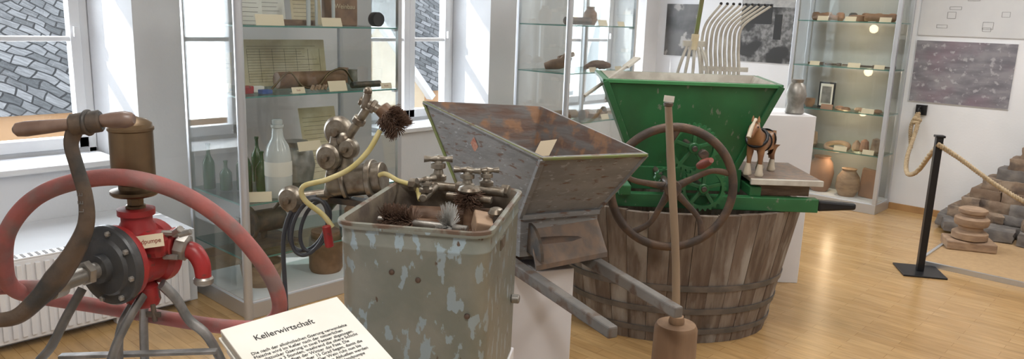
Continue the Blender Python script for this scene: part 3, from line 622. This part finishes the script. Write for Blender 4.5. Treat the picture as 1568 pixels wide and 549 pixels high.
# ---------------------------------------------------------------- bottle washing machine (tank)
tk=root('bottle_washing_machine',G(2.124,-.208,.60),YAW-rad(9.5))
ca,sa=math.cos(rad(9.5)),math.sin(rad(9.5))
def tl(R,F,z):
    x,y=R+.208,F-2.124; return Vector((ca*x-sa*y,sa*x+ca*y,z-.60))
prof=[(.375,.495,.045,0),(.385,.505,.05,.012),(.396,.516,.05,.46),(.400,.52,.052,.463),(.400,.52,.052,.468),(.396,.516,.05,.472),(.398,.518,.05,.505),(.414,.534,.055,.508),(.418,.538,.056,.516),(.414,.534,.055,.524),(.40,.52,.05,.526),(.385,.505,.045,.522),(.375,.495,.045,.505),(.365,.485,.04,.40)]
vs=[];fs=[];nn=28
for (w_,d2,r_,z) in prof: vs+=[(x,y,z) for x,y in roundrect(w_,d2,r_)]
for j in range(len(prof)-1):
    for i in range(nn): fs.append((j*nn+i,j*nn+(i+1)%nn,(j+1)*nn+(i+1)%nn,(j+1)*nn+i))
fs.append(tuple(range(nn))[::-1]); fs.append(tuple((len(prof)-1)*nn+i for i in range(nn)))
to=mesh('tank',vs,fs,[M_tank,M_rimrust,M_tankin],tk,smooth=True,ang=40)
for f in to.data.polygons:
    j=f.index//nn
    f.material_index=1 if 8<=j<=10 else (2 if j>=11 and f.index!=len(prof)*nn-nn else 0)
for x,z in((-.05,.40),(.02,.385),(-.12,.18),(.15,.30)): lathe('bolt',tk,[(.008,0),(.007,.004),(.003,.006)],M_rust,(x,-.256,z),d=(0,-1,0),seg=12)
box('type_plate',tk,(.199,-.05,.44),(.004,.06,.03),M_nickel)
cyl('drain_knob',tk,(.195,.16,.20),(.22,.16,.20),.014,M_steel)
def valve(n,p,c,h=.06,s=1.0,d=0.0):
    c=Vector(c); m=M_nickel
    lathe(n+'_stem',p,[(.012*s,0),(.02*s,.004),(.02*s,.014*s),(.013*s,.018*s),(.011*s,h*.55),(.018*s,h*.6),(.018*s,h*.8),(.010*s,h*.85),(.008*s,h)],m,c,seg=16)
    v=Vector((math.cos(d),math.sin(d),0))*.034*s; t=c+Vector((0,0,h))
    tube(n+'_wing',p,[t-v,t-v*.5,t,t+v*.5,t+v],[.009*s,.006*s,.010*s,.006*s,.009*s],m,sub=4)
cyl('brush_core',tk,(.07,.09,.41),(.07,.09,.55),.016,M_wood_d); bristles('brush_a',tk,(.07,.09,.50),(.07,.09,.54),.014,.032,500,M_bristle)
lathe('brush_cap',tk,[(.03,0),(.034,.006),(.030,.014),(.01,.02)],M_nickel,(.07,.09,.543))
cyl('brush_shaft_b',tk,(-.17,-.02,.47),(.10,-.05,.47),.010,M_steel); bristles('brush_b',tk,(-.15,-.03,.47),(-.06,-.035,.47),.008,.042,900,M_bristle)
bristles('brush_c',tk,(.035,-.06,.475),(.055,-.06,.475),.006,.058,500,M_bristle2,th=.0008)
bristles('brush_d',tk,(.10,-.10,.45),(.16,-.13,.45),.008,.03,500,M_bristle)
box('wooden_block',tk,(.13,.0,.47),(.05,.11,.05),M_oldwood,rot=(.1,.2,.3),bev=.004); box('wooden_block_b',tk,(.08,-.15,.43),(.09,.05,.05),M_oldwood,rot=(0,.1,.5),bev=.004)
cyl('roller_b',tk,(-.12,.12,.45),(.13,.16,.45),.03,M_wood_d); cyl('roller_a',tk,(-.14,.04,.44),(.0,.06,.44),.022,M_wood_d)
cyl('pipe_cross',tk,(-.13,.20,.53),(.16,.17,.53),.014,M_nickel); cyl('pipe_in',tk,(-.06,.26,.53),(-.05,.02,.53),.012,M_nickel)
cyl('pipe_mid',tk,(.0,.10,.525),(.14,.08,.525),.011,M_nickel)
valve('valve_a',tk,(-.06,.22,.54),.07,1.3,.3); valve('valve_b',tk,(.05,.15,.535),.06,1.2,0); valve('valve_c',tk,(.10,.19,.54),.05,1.1,.5); valve('valve_d',tk,(-.05,.05,.54),.04,1,1.0)
for x in(-.13,.16,.02): cyl('collar_%d'%int(x*100),tk,(x-.012,.19,.53),(x+.012,.187,.53),.021,M_nickel,seg=8)
lathe('front_cap',tk,[(.022,0),(.024,.004),(.018,.016),(.01,.02)],M_nickel,(.165,.02,.50))
cyl('motor_body',tk,tl(-.60,2.50,1.09),tl(-.42,2.47,1.12),.052,M_nickel); cyl('motor_flange',tk,tl(-.47,2.48,1.11),tl(-.45,2.477,1.113),.066,M_nickel)
cyl('motor_flange_b',tk,tl(-.56,2.49,1.097),tl(-.545,2.49,1.1),.062,M_nickel)
dv=tl(-.60,2.2,1.3)-tl(-.50,2.5,1.3); dv.normalize()
for n,c,rr_ in(('disc_a',tl(-.575,2.47,1.265),.050),('disc_b',tl(-.60,2.44,1.185),.044),('end_cap',tl(-.727,2.44,1.04),.044),('disc_c',tl(-.535,2.44,1.215),.034)):
    lathe(n,tk,[(rr_*.9,-.03),(rr_,-.024),(rr_,-.006),(rr_*.82,0),(rr_*.78,.004),(rr_*.3,.006),(rr_*.28,.018),(.004,.02)],M_nickel,c,d=dv,seg=28)
cyl('shaft_left',tk,tl(-.72,2.46,1.04),tl(-.56,2.5,1.06),.018,M_nickel); cyl('elbow',tk,tl(-.60,2.48,1.05),tl(-.575,2.48,1.25),.022,M_nickel)
cyl('upright',tk,tl(-.54,2.48,1.10),tl(-.55,2.47,1.25),.026,M_nickel,r2=.02); ball('joint',tk,tl(-.545,2.47,1.24),.03,M_nickel)
cyl('arm',tk,tl(-.545,2.47,1.235),tl(-.462,2.42,1.355),.014,M_nickel); cyl('arm_nut',tk,tl(-.50,2.44,1.30),tl(-.488,2.435,1.318),.022,M_nickel,seg=8)
cyl('arm_b',tk,tl(-.49,2.43,1.375),tl(-.40,2.42,1.335),.015,M_nickel); cyl('arm_nut_b',tk,tl(-.455,2.43,1.36),tl(-.44,2.43,1.352),.022,M_nickel,seg=8)
cyl('arm_valve',tk,tl(-.475,2.42,1.35),tl(-.462,2.42,1.40),.012,M_nickel); ball('arm_knob',tk,tl(-.462,2.42,1.405),.014,M_nickel)
cyl('brush_head_core',tk,tl(-.42,2.42,1.355),tl(-.372,2.41,1.305),.026,M_wood_d); bristles('brush_head',tk,tl(-.41,2.42,1.345),tl(-.367,2.41,1.30),.022,.034,1100,M_bristle,fan=.5)
tube('yellow_hose_a',tk,[tl(-.42,2.40,1.285),tl(-.455,2.38,1.22),tl(-.51,2.37,1.165),tl(-.58,2.36,1.13),tl(-.655,2.36,1.105),tl(-.655,2.37,1.06),tl(-.60,2.38,1.01),tl(-.57,2.38,.97)],.0085,M_yellow)
tube('yellow_hose_b',tk,[tl(-.45,2.44,1.12),tl(-.41,2.42,1.142),tl(-.36,2.38,1.13),tl(-.30,2.34,1.12),tl(-.28,2.30,1.09)],.008,M_yellow)
for k,(a,b,dx) in enumerate(((.055,.095,0),(.045,.085,.015),(.06,.09,-.012))):
    tube('cable_loop_%d'%k,tk,[tl(-.655+dx+a*math.cos(t_*math.pi/6)+.25*b*math.sin(t_*math.pi/6),2.42+k*.015,.955+b*math.sin(t_*math.pi/6)) for t_ in range(12)],.0065,M_cable,cyc=True)
tube('mains_cable',tk,[tl(-.64,2.46,1.05),tl(-.70,2.45,1.03),tl(-.745,2.44,.92),tl(-.745,2.44,.70),tl(-.74,2.45,.3),tl(-.72,2.47,.01)],.0075,M_cable)
cyl('red_plug',tk,tl(-.585,2.36,.98),tl(-.575,2.36,.91),.014,M_red)
bar('bracket',tk,tl(-.60,2.50,1.035),tl(-.33,2.40,1.035),.05,.02,M_iron); bar('bracket_leg',tk,tl(-.36,2.43,1.04),tl(-.36,2.43,.80),.04,.015,M_iron)

# ---------------------------------------------------------------- information sheets on a stand
ia=rad(47)
ZT=1.083
st=root('information_stand',G(1.11,-.275,0),YAW+ia)
box2('column',st,(-.06,-.06,.02),(.06,.06,ZT-.04),M_ped); box2('foot',st,(-.14,-.16,0),(.14,.14,.02),M_ped)
box('desk',st,(0,0,ZT-.012),(.20,.28,.012),M_ped,rot=(rad(22),0,0))
bk=root('information_booklet',G(1.11,-.275,ZT),YAW+ia)
tl_=root('page_stack',(0,0,0)); tl_.parent=bk; tl_.rotation_euler=(rad(22),0,0)
for k in range(5): box('page_%d'%k,tl_,(random.uniform(-.002,.002),random.uniform(-.002,.002),.003+k*.0045),(.214,.30,.004),M_paper,rot=(0,0,random.uniform(-.015,.015)),bev=.001)
text('title',tl_,'Kellerwirtschaft',.0165,(-.02,.105,.0236),(0,0,0),M_ink)
body_="Die nach der alkoholischen Gaerung verwandelte\nMaische wird im Keller nach der natuerlichen\nFruchtzucker Gaerung in zwei Faesser abgezogen.\nNach etwa 3 Stunden, waehrend die obere Schicht\nsich klaert, oeffnet der Winzer das Fass. Die\nTemperatur muss ueber 15 Grad liegen, damit die\nHefe vorsichtig arbeitet. Der Wein ruht nun bis\nzum Abstich im Fruehjahr. Zum Abfuellen werden\ndie Flaschen gereinigt und mit der Handpumpe\naus dem Fass gefuellt und danach verkorkt."
text('paragraph',tl_,body_,.0086,(-.093,.078,.0236),(0,0,0),M_ink,al='LEFT')

# ---------------------------------------------------------------- hand pump
hpmp=root('hand_pump',G(1.5,-.817,1.13),YAW); k_=.00133
def u(x,z,y=0): return Vector((x*k_,y,z*k_))
P=hpmp
ax_=Vector((-.36,-.93,.0)).normalized(); c0=Vector((.022,-.05,.010))
lathe('cover_disc',P,[(.078,-.018),(.081,-.014),(.081,-.002),(.078,.002),(.06,.004),(.055,.010),(.03,.012),(.028,.026),(.004,.026)],M_black,c0,d=ax_,seg=40)
px_=ax_.cross(Vector((0,0,1))).normalized()
for j in range(8):
    a=2*math.pi*j/8+.2; lathe('cover_bolt_%d'%j,P,[(.006,0),(.006,.005),(.003,.007)],M_steel,c0+px_*.070*math.cos(a)+Vector((0,0,.070*math.sin(a)))+ax_*.003,d=ax_,seg=6)
lathe('pump_body',P,[(.072,-.0),(.076,.006),(.076,.014),(.060,.022),(.060,.08),(.068,.09),(.068,.11),(.05,.122),(.01,.128)],M_red,c0-ax_*.018,d=-ax_,seg=36)
nx=.052
lathe('neck_casting',P,[(.045,.0),(.04,.03),(.030,.050),(.030,.062),(.036,.064),(.036,.076),(.02,.078)],M_red,(nx,.02,.035))
box('front_boss',P,(.095,-.005,.045),(.06,.06,.05),M_red,bev=.014)
sg=root('sign_mount',(0,0,0)); sg.parent=P; sg.location=(.098,-.040,.060); sg.rotation_euler=(rad(-12),rad(-10),0)
box('sign_plate',sg,(0,0,0),(.070,.002,.026),M_card); text('sign_text',sg,'Handpumpe',.0125,(0,-.0015,-.004),(R90,0,0),M_inkr)
lathe('brass_neck',P,[(.02,0),(.02,.008),(.016,.01),(.016,.022),(.022,.024),(.022,.03)],M_brass,(nx,.02,.110),seg=8)
lathe('air_chamber',P,[(.02,0),(.042,.004),(.046,.008),(.046,.014),(.030,.018),(.030,.026),(.041,.034),(.041,.135),(.0435,.137),(.0435,.142),(.041,.144),(.040,.150),(.03,.158),(.018,.161),(.006,.166)],M_brass,(nx,.02,.136),seg=40)
hub=c0+ax_*.115; hub.z=.006
cyl('shaft',P,c0,hub,.016,M_steel); cyl('shaft_collar',P,c0+ax_*.040,c0+ax_*.054,.025,M_steel,seg=6)
LY=-.172
def lp(x,z,y=LY): return Vector((x*k_*.885+.094,y,z*k_*.885+.060))
lv=[lp(-192,-93,-.20),lp(-145,-89,-.19),lp(-113,-62,-.18),lp(-85,-30,-.175),lp(-55,12),lp(-32,58),lp(-29,103),lp(-38,148),lp(-44,182),lp(-36,206)]
tube('lever',P,lv,[.013,.014,.016,.020,.017,.014,.0125,.012,.012,.014],M_iron,seg=12,fl=(.55,1.05))
lathe('lever_hub',P,[(.02,-.016),(.024,-.014),(.024,.010),(.018,.012)],M_steel,hub,d=ax_,seg=20)
cyl('lever_brace',P,hub,lp(-78,-22),.014,M_iron); cyl('lever_brace_b',P,lp(-105,-52,-.172),hub+Vector((0,.01,-.018)),.008,M_steel)
text('lever_marking',P,'L  E  E',.014,lp(-29,95,LY-.009),(R90,rad(-90),0),M_leg)
cyl('grip_sleeve',P,lp(-42,211,LY),lp(0,218,LY+.01),.0195,M_iron); torus('grip_ring',P,lp(-18,215,LY+.005),(1,0,.1),.0195,.004,M_iron,seg=24)
lathe('grip_left',P,[(.006,0),(.012,.006),(.0135,.02),(.012,.06),(.010,.10)],M_handle,lp(-122,202,LY-.01),d=lp(-38,213)-lp(-122,202,LY-.01))
lathe('grip_right',P,[(.011,0),(.014,.02),(.015,.04),(.012,.052),(.008,.056)],M_handle,lp(0,218,LY+.01),d=(1,.05,.08))
cyl('outlet_stub',P,(.08,.03,.042),(.122,.025,.038),.024,M_red); cyl('outlet_flange',P,(.118,.025,.038),(.131,.024,.037),.034,M_red)
for dz in(-.02,.03): cyl('flange_bolt_%d'%int(dz*100),P,(.113,-.004,.038+dz),(.143,-.004,.038+dz),.006,M_steel,seg=6)
lathe('union_nut',P,[(.026,0),(.028,.004),(.028,.02),(.022,.024)],M_steel,(.132,.02,.034),d=(1,0,-.2),seg=8)
tube('outlet_elbow',P,[(.150,.02,.028),(.168,.018,.022),(.182,.015,.000),(.185,.015,-.030)],[.018,.019,.018,.016],M_red)
lathe('outlet_ring',P,[(.017,0),(.02,.004),(.02,.012),(.017,.016)],M_steel,(.185,.015,-.044))
cyl('drain_cock',P,(.135,.0,.065),(.155,-.01,.08),.008,M_steel); cyl('drain_cock_b',P,(.15,-.01,.067),(.175,-.01,.075),.006,M_steel)
# hose
hs=[(-163,-15),(-153,42),(-113,92),(-55,122),(26,135),(104,119),(171,80),(222,27),(254,-28),(258,-72),(226,-97),(157,-97),(78,-87),(-20,-72),(-109,-60),(-152,-48)]
hy=[-.02,-.05,-.065,-.07,-.06,-.03,.0,.03,.06,.09,.11,.13,.14,.13,.08,.02]
tube('hose',P,[Vector((a*k_*(1+y/1.5)-.545*y,y,b*k_*(1+y/1.5)-.347*y)) for (a,b),y in zip(hs,hy)],.0165,M_hose,cyc=True,seg=14,sub=8)
tube('hose_tail',P,[u(-130,-60,.06),u(-190,-58,.04),u(-260,-55,.0)],.015,M_hose)
zb=.72-1.13
lathe('foot_casting',P,[(.03,0),(.034,.01),(.03,.04),(.02,.05)],M_red,(.055,.02,-.095))
for n,pts in(('leg_1',[(-.025,-.06,-.035),(-.042,-.09,-.08),(-.065,-.11,-.135),(-.10,-.13,-.20),(-.13,-.15,zb)]),
             ('leg_2',[(.075,-.02,-.06),(.060,-.06,-.10),(.045,-.09,-.15),(.035,-.11,-.22),(.03,-.13,zb)]),
             ('leg_3',[(.095,.02,-.05),(.115,.04,-.09),(.135,.05,-.14),(.18,.06,-.20),(.25,.08,zb)]),
             ('leg_4',[(.03,.05,-.06),(.02,.09,-.12),(.0,.12,-.2),(-.02,.15,zb)]),
             ('leg_5',[(.04,.0,-.09),(.025,-.02,-.13),(.02,-.03,-.2),(.02,-.03,zb)])):
    tube(n,P,pts,.0135,M_leg,fl=(1.1,.6))
bar('cross_tie',P,(-.12,.0,-.21),(.2,.03,-.20),.02,.008,M_leg)
cyl('wing_bolt',P,(.098,-.03,-.075),(.103,-.035,-.11),.005,M_iron); box('wing',P,(.10,-.034,-.095),(.03,.006,.012),M_iron,bev=.002)
pd=root('display_pedestal',G(1.5,-.80,0),YAW); box2('body',pd,(-.26,-.20,0),(.30,.20,.72),M_ped,bev=.004)

# ---------------------------------------------------------------- grape tamper
tp=root('grape_tamper',G(2.72,.635,0),YAW)
lathe('block',tp,[(.078,0),(.086,.01),(.084,.28),(.080,.53),(.072,.545),(.02,.548)],M_log,seg=28)
lathe('ring',tp,[(.026,0),(.03,.01),(.026,.03),(.02,.034)],M_log,(0,0,.545))
tube('stick',tp,[(0,0,.53),(-.022,0,.8),(-.06,0,1.1),(-.092,0,1.36)],[.016,.0145,.015,.013],M_stick,seg=12)
box('tag',tp,(-.092,-.004,1.385),(.04,.003,.022),M_paper,rot=(0,.1,.3)); cyl('stick_cap',tp,(-.092,0,1.358),(-.092,0,1.372),.017,M_iron)

# ---------------------------------------------------------------- back display: fork & basket frame
ptb=root('display_pedestal',G(5.05,1.40,0),YAW); box2('body',ptb,(-.5,-.22,0),(.5,.22,1.10),M_ped,bev=.004)
hf=root('wooden_hay_fork',G(4.95,1.12,1.10),YAW)
tube('handle',hf,[(0,0,.40),(.02,0,.6),(.05,0,.95)],.014,M_trimg)
cyl('socket',hf,(-.0,0,.38),(.006,0,.48),.024,M_parch); bar('head',hf,(-.07,0,.42),(.07,0,.42),.03,.035,M_cream)
for i in range(5):
    x=-.06+i*.03; tube('tine_%d'%i,hf,[(x*.6,0,.42),(x*1.2,-.03,.33),(x*1.7,-.03,.2),(x*1.9,0,.001)],[.009,.010,.009,.006],M_cream)
gb=root('curved_rib_cradle',G(5.10,1.42,1.10),YAW)
bar('lower_rail',gb,(-.22,0,.02),(.10,0,.02),.05,.04,M_cream); bar('mid_rail',gb,(-.20,.0,.26),(.10,.0,.26),.02,.03,M_cream)
for i in range(9):
    x0=-.20+i*.030; x1=-.12+i*.040
    tube('rib_%d'%i,gb,[(x0,0,.03),(x0,0,.25),(x0-.02,-.02,.40),(x0-.01,-.04,.54),(x1,-.03,.67)],[.011,.011,.010,.009,.007],M_cream)
    ball('rib_tip_%d'%i,gb,(x1,-.03,.675),.010,M_blackm)
lathe('pewter_jug',None,[(.05,0),(.06,.01),(.05,.06),(.065,.12),(.05,.18),(.035,.2),(.04,.22)],M_steel,G(4.95,1.80,1.10))

# ---------------------------------------------------------------- rope barrier
def stanchion(x,y):
    s=root('barrier_stanchion',(x,y,0),YAW-.2); box2('foot',s,(-.14,-.14,0),(.14,.14,.012),M_blackm,bev=.003); box2('post',s,(-.022,-.022,.012),(.022,.022,.95),M_blackm,bev=.003); box2('cap',s,(-.03,-.03,.95),(.03,.03,.965),M_blackm,bev=.003); return s
stanchion(-1.37,5.75); stanchion(.75,5.75)
rp=root('hemp_rope',(-1.37,5.77,0))
def wv(x,y,z): return (x+1.37,y-5.77,z)
rope('rope_main',rp,[wv(-1.37,5.71,.91),wv(-1.25,5.74,.84),wv(-.84,5.75,.61),wv(-.3,5.75,.47),wv(.2,5.75,.58),wv(.72,5.71,.92)],.017,M_rope,sub=30)
rope('rope_wall',rp,[wv(-2.0,7.56,.93),wv(-1.98,7.5,.80),wv(-1.97,7.3,.56),wv(-1.9,7.1,.45),wv(-1.75,6.8,.52),wv(-1.55,6.3,.74),wv(-1.37,5.80,.91)],.019,M_rope,sub=30)
rope('rope_tail',rp,[wv(-2.0,7.55,.93),wv(-2.04,7.54,.80),wv(-2.02,7.55,.60)],.018,M_rope,sub=24)
torus('rope_knot_a',rp,wv(-2.0,7.55,.87),(.2,.3,1),.026,.016,M_rope,seg=18); torus('rope_knot_b',rp,wv(-2.01,7.55,.84),(-.2,.2,1),.026,.016,M_rope,seg=18)
box('wall_hook_plate',rp,wv(-2.0,7.635,.95),(.09,.025,.09),M_blackm); torus('wall_hook_ring',rp,wv(-2.0,7.585,.945),(1,0,0),.035,.007,M_blackm,seg=20)

# platform with ruin stones
pf=root('exhibit_platform',(-.2,6.79,0)); box2('carpet',pf,(-1.22,-.84,0),(1.6,.83,.025),M_carpet); box2('edge_strip',pf,(-1.235,-.86,0),(1.6,-.84,.035),M_alu); box2('edge_strip_side',pf,(-1.24,-.86,0),(-1.22,.83,.035),M_alu)
def stones(name,loc,lst,m):
    vs=[];fs=[];mi=[]
    for (c,s,k,rz) in lst:
        bm=bmesh.new(); bmesh.ops.create_cube(bm,size=1); bmesh.ops.subdivide_edges(bm,edges=bm.edges[:],cuts=3,use_grid_fill=True)
        b=len(vs); bm.verts.ensure_lookup_table()
        for v in bm.verts:
            w_=v.co.copy(); w_=w_*.86+w_.normalized()*.09; w_+=Vector([random.uniform(-.03,.03) for _ in range(3)])
            x,y,z=w_.x*s[0],w_.y*s[1],w_.z*s[2]; vs.append((c[0]+x*math.cos(rz)-y*math.sin(rz),c[1]+x*math.sin(rz)+y*math.cos(rz),c[2]+z))
        for f in bm.faces: fs.append(tuple(b+v.index for v in f.verts)); mi.append(k)
        bm.free()
    o=mesh(name,vs,fs,m,None,smooth=True,loc=loc,ang=50)
    for f,k in zip(o.data.polygons,mi): f.material_index=k
    return o
lst=[]; z=0; xa=-.66; i=0
while z<.92:
    h=random.uniform(.075,.11); x=xa; dep=max(.16,.38-.26*z)
    while x<1.5:
        w_=random.uniform(.12,.24)
        lst.append(((x+w_/2,-dep/2+.03+random.uniform(-.015,.015),z+h/2),(w_*1.04,dep,h*1.08),(1 if random.random()>.4 else 0) if i<2 else (0 if random.random()>.2 else 1),random.uniform(-.07,.07))); x+=w_
    z+=h; xa+=random.uniform(.05,.09); i+=1
lst+=[((-.46,-.40,.04),(.24,.2,.08),1,.3),((-.18,-.46,.045),(.26,.22,.09),1,.1),((.13,-.48,.05),(.28,.22,.10),1,.0),((.46,-.5,.05),(.26,.24,.11),0,.1),((.1,-.40,.13),(.24,.2,.08),0,.2)]
stones('ruin_stone_pile',(-1.0,7.55,.030),lst,[M_stone,M_stoned])
wbk=root('wooden_press_block',(-1.27,6.62,.0255),rad(25))
box('slab',wbk,(0,0,.035),(.34,.24,.07),M_oldwood,bev=.01)
lathe('discs',wbk,[(.10,0),(.125,.01),(.125,.055),(.10,.07),(.085,.08),(.085,.10),(.115,.115),(.12,.13),(.12,.165),(.10,.18),(.085,.185),(.085,.2),(.10,.21),(.10,.235),(.08,.245)],M_oldwood,(0,0,.07),seg=24)
try: SC.view_settings.view_transform='Standard'
except Exception: pass
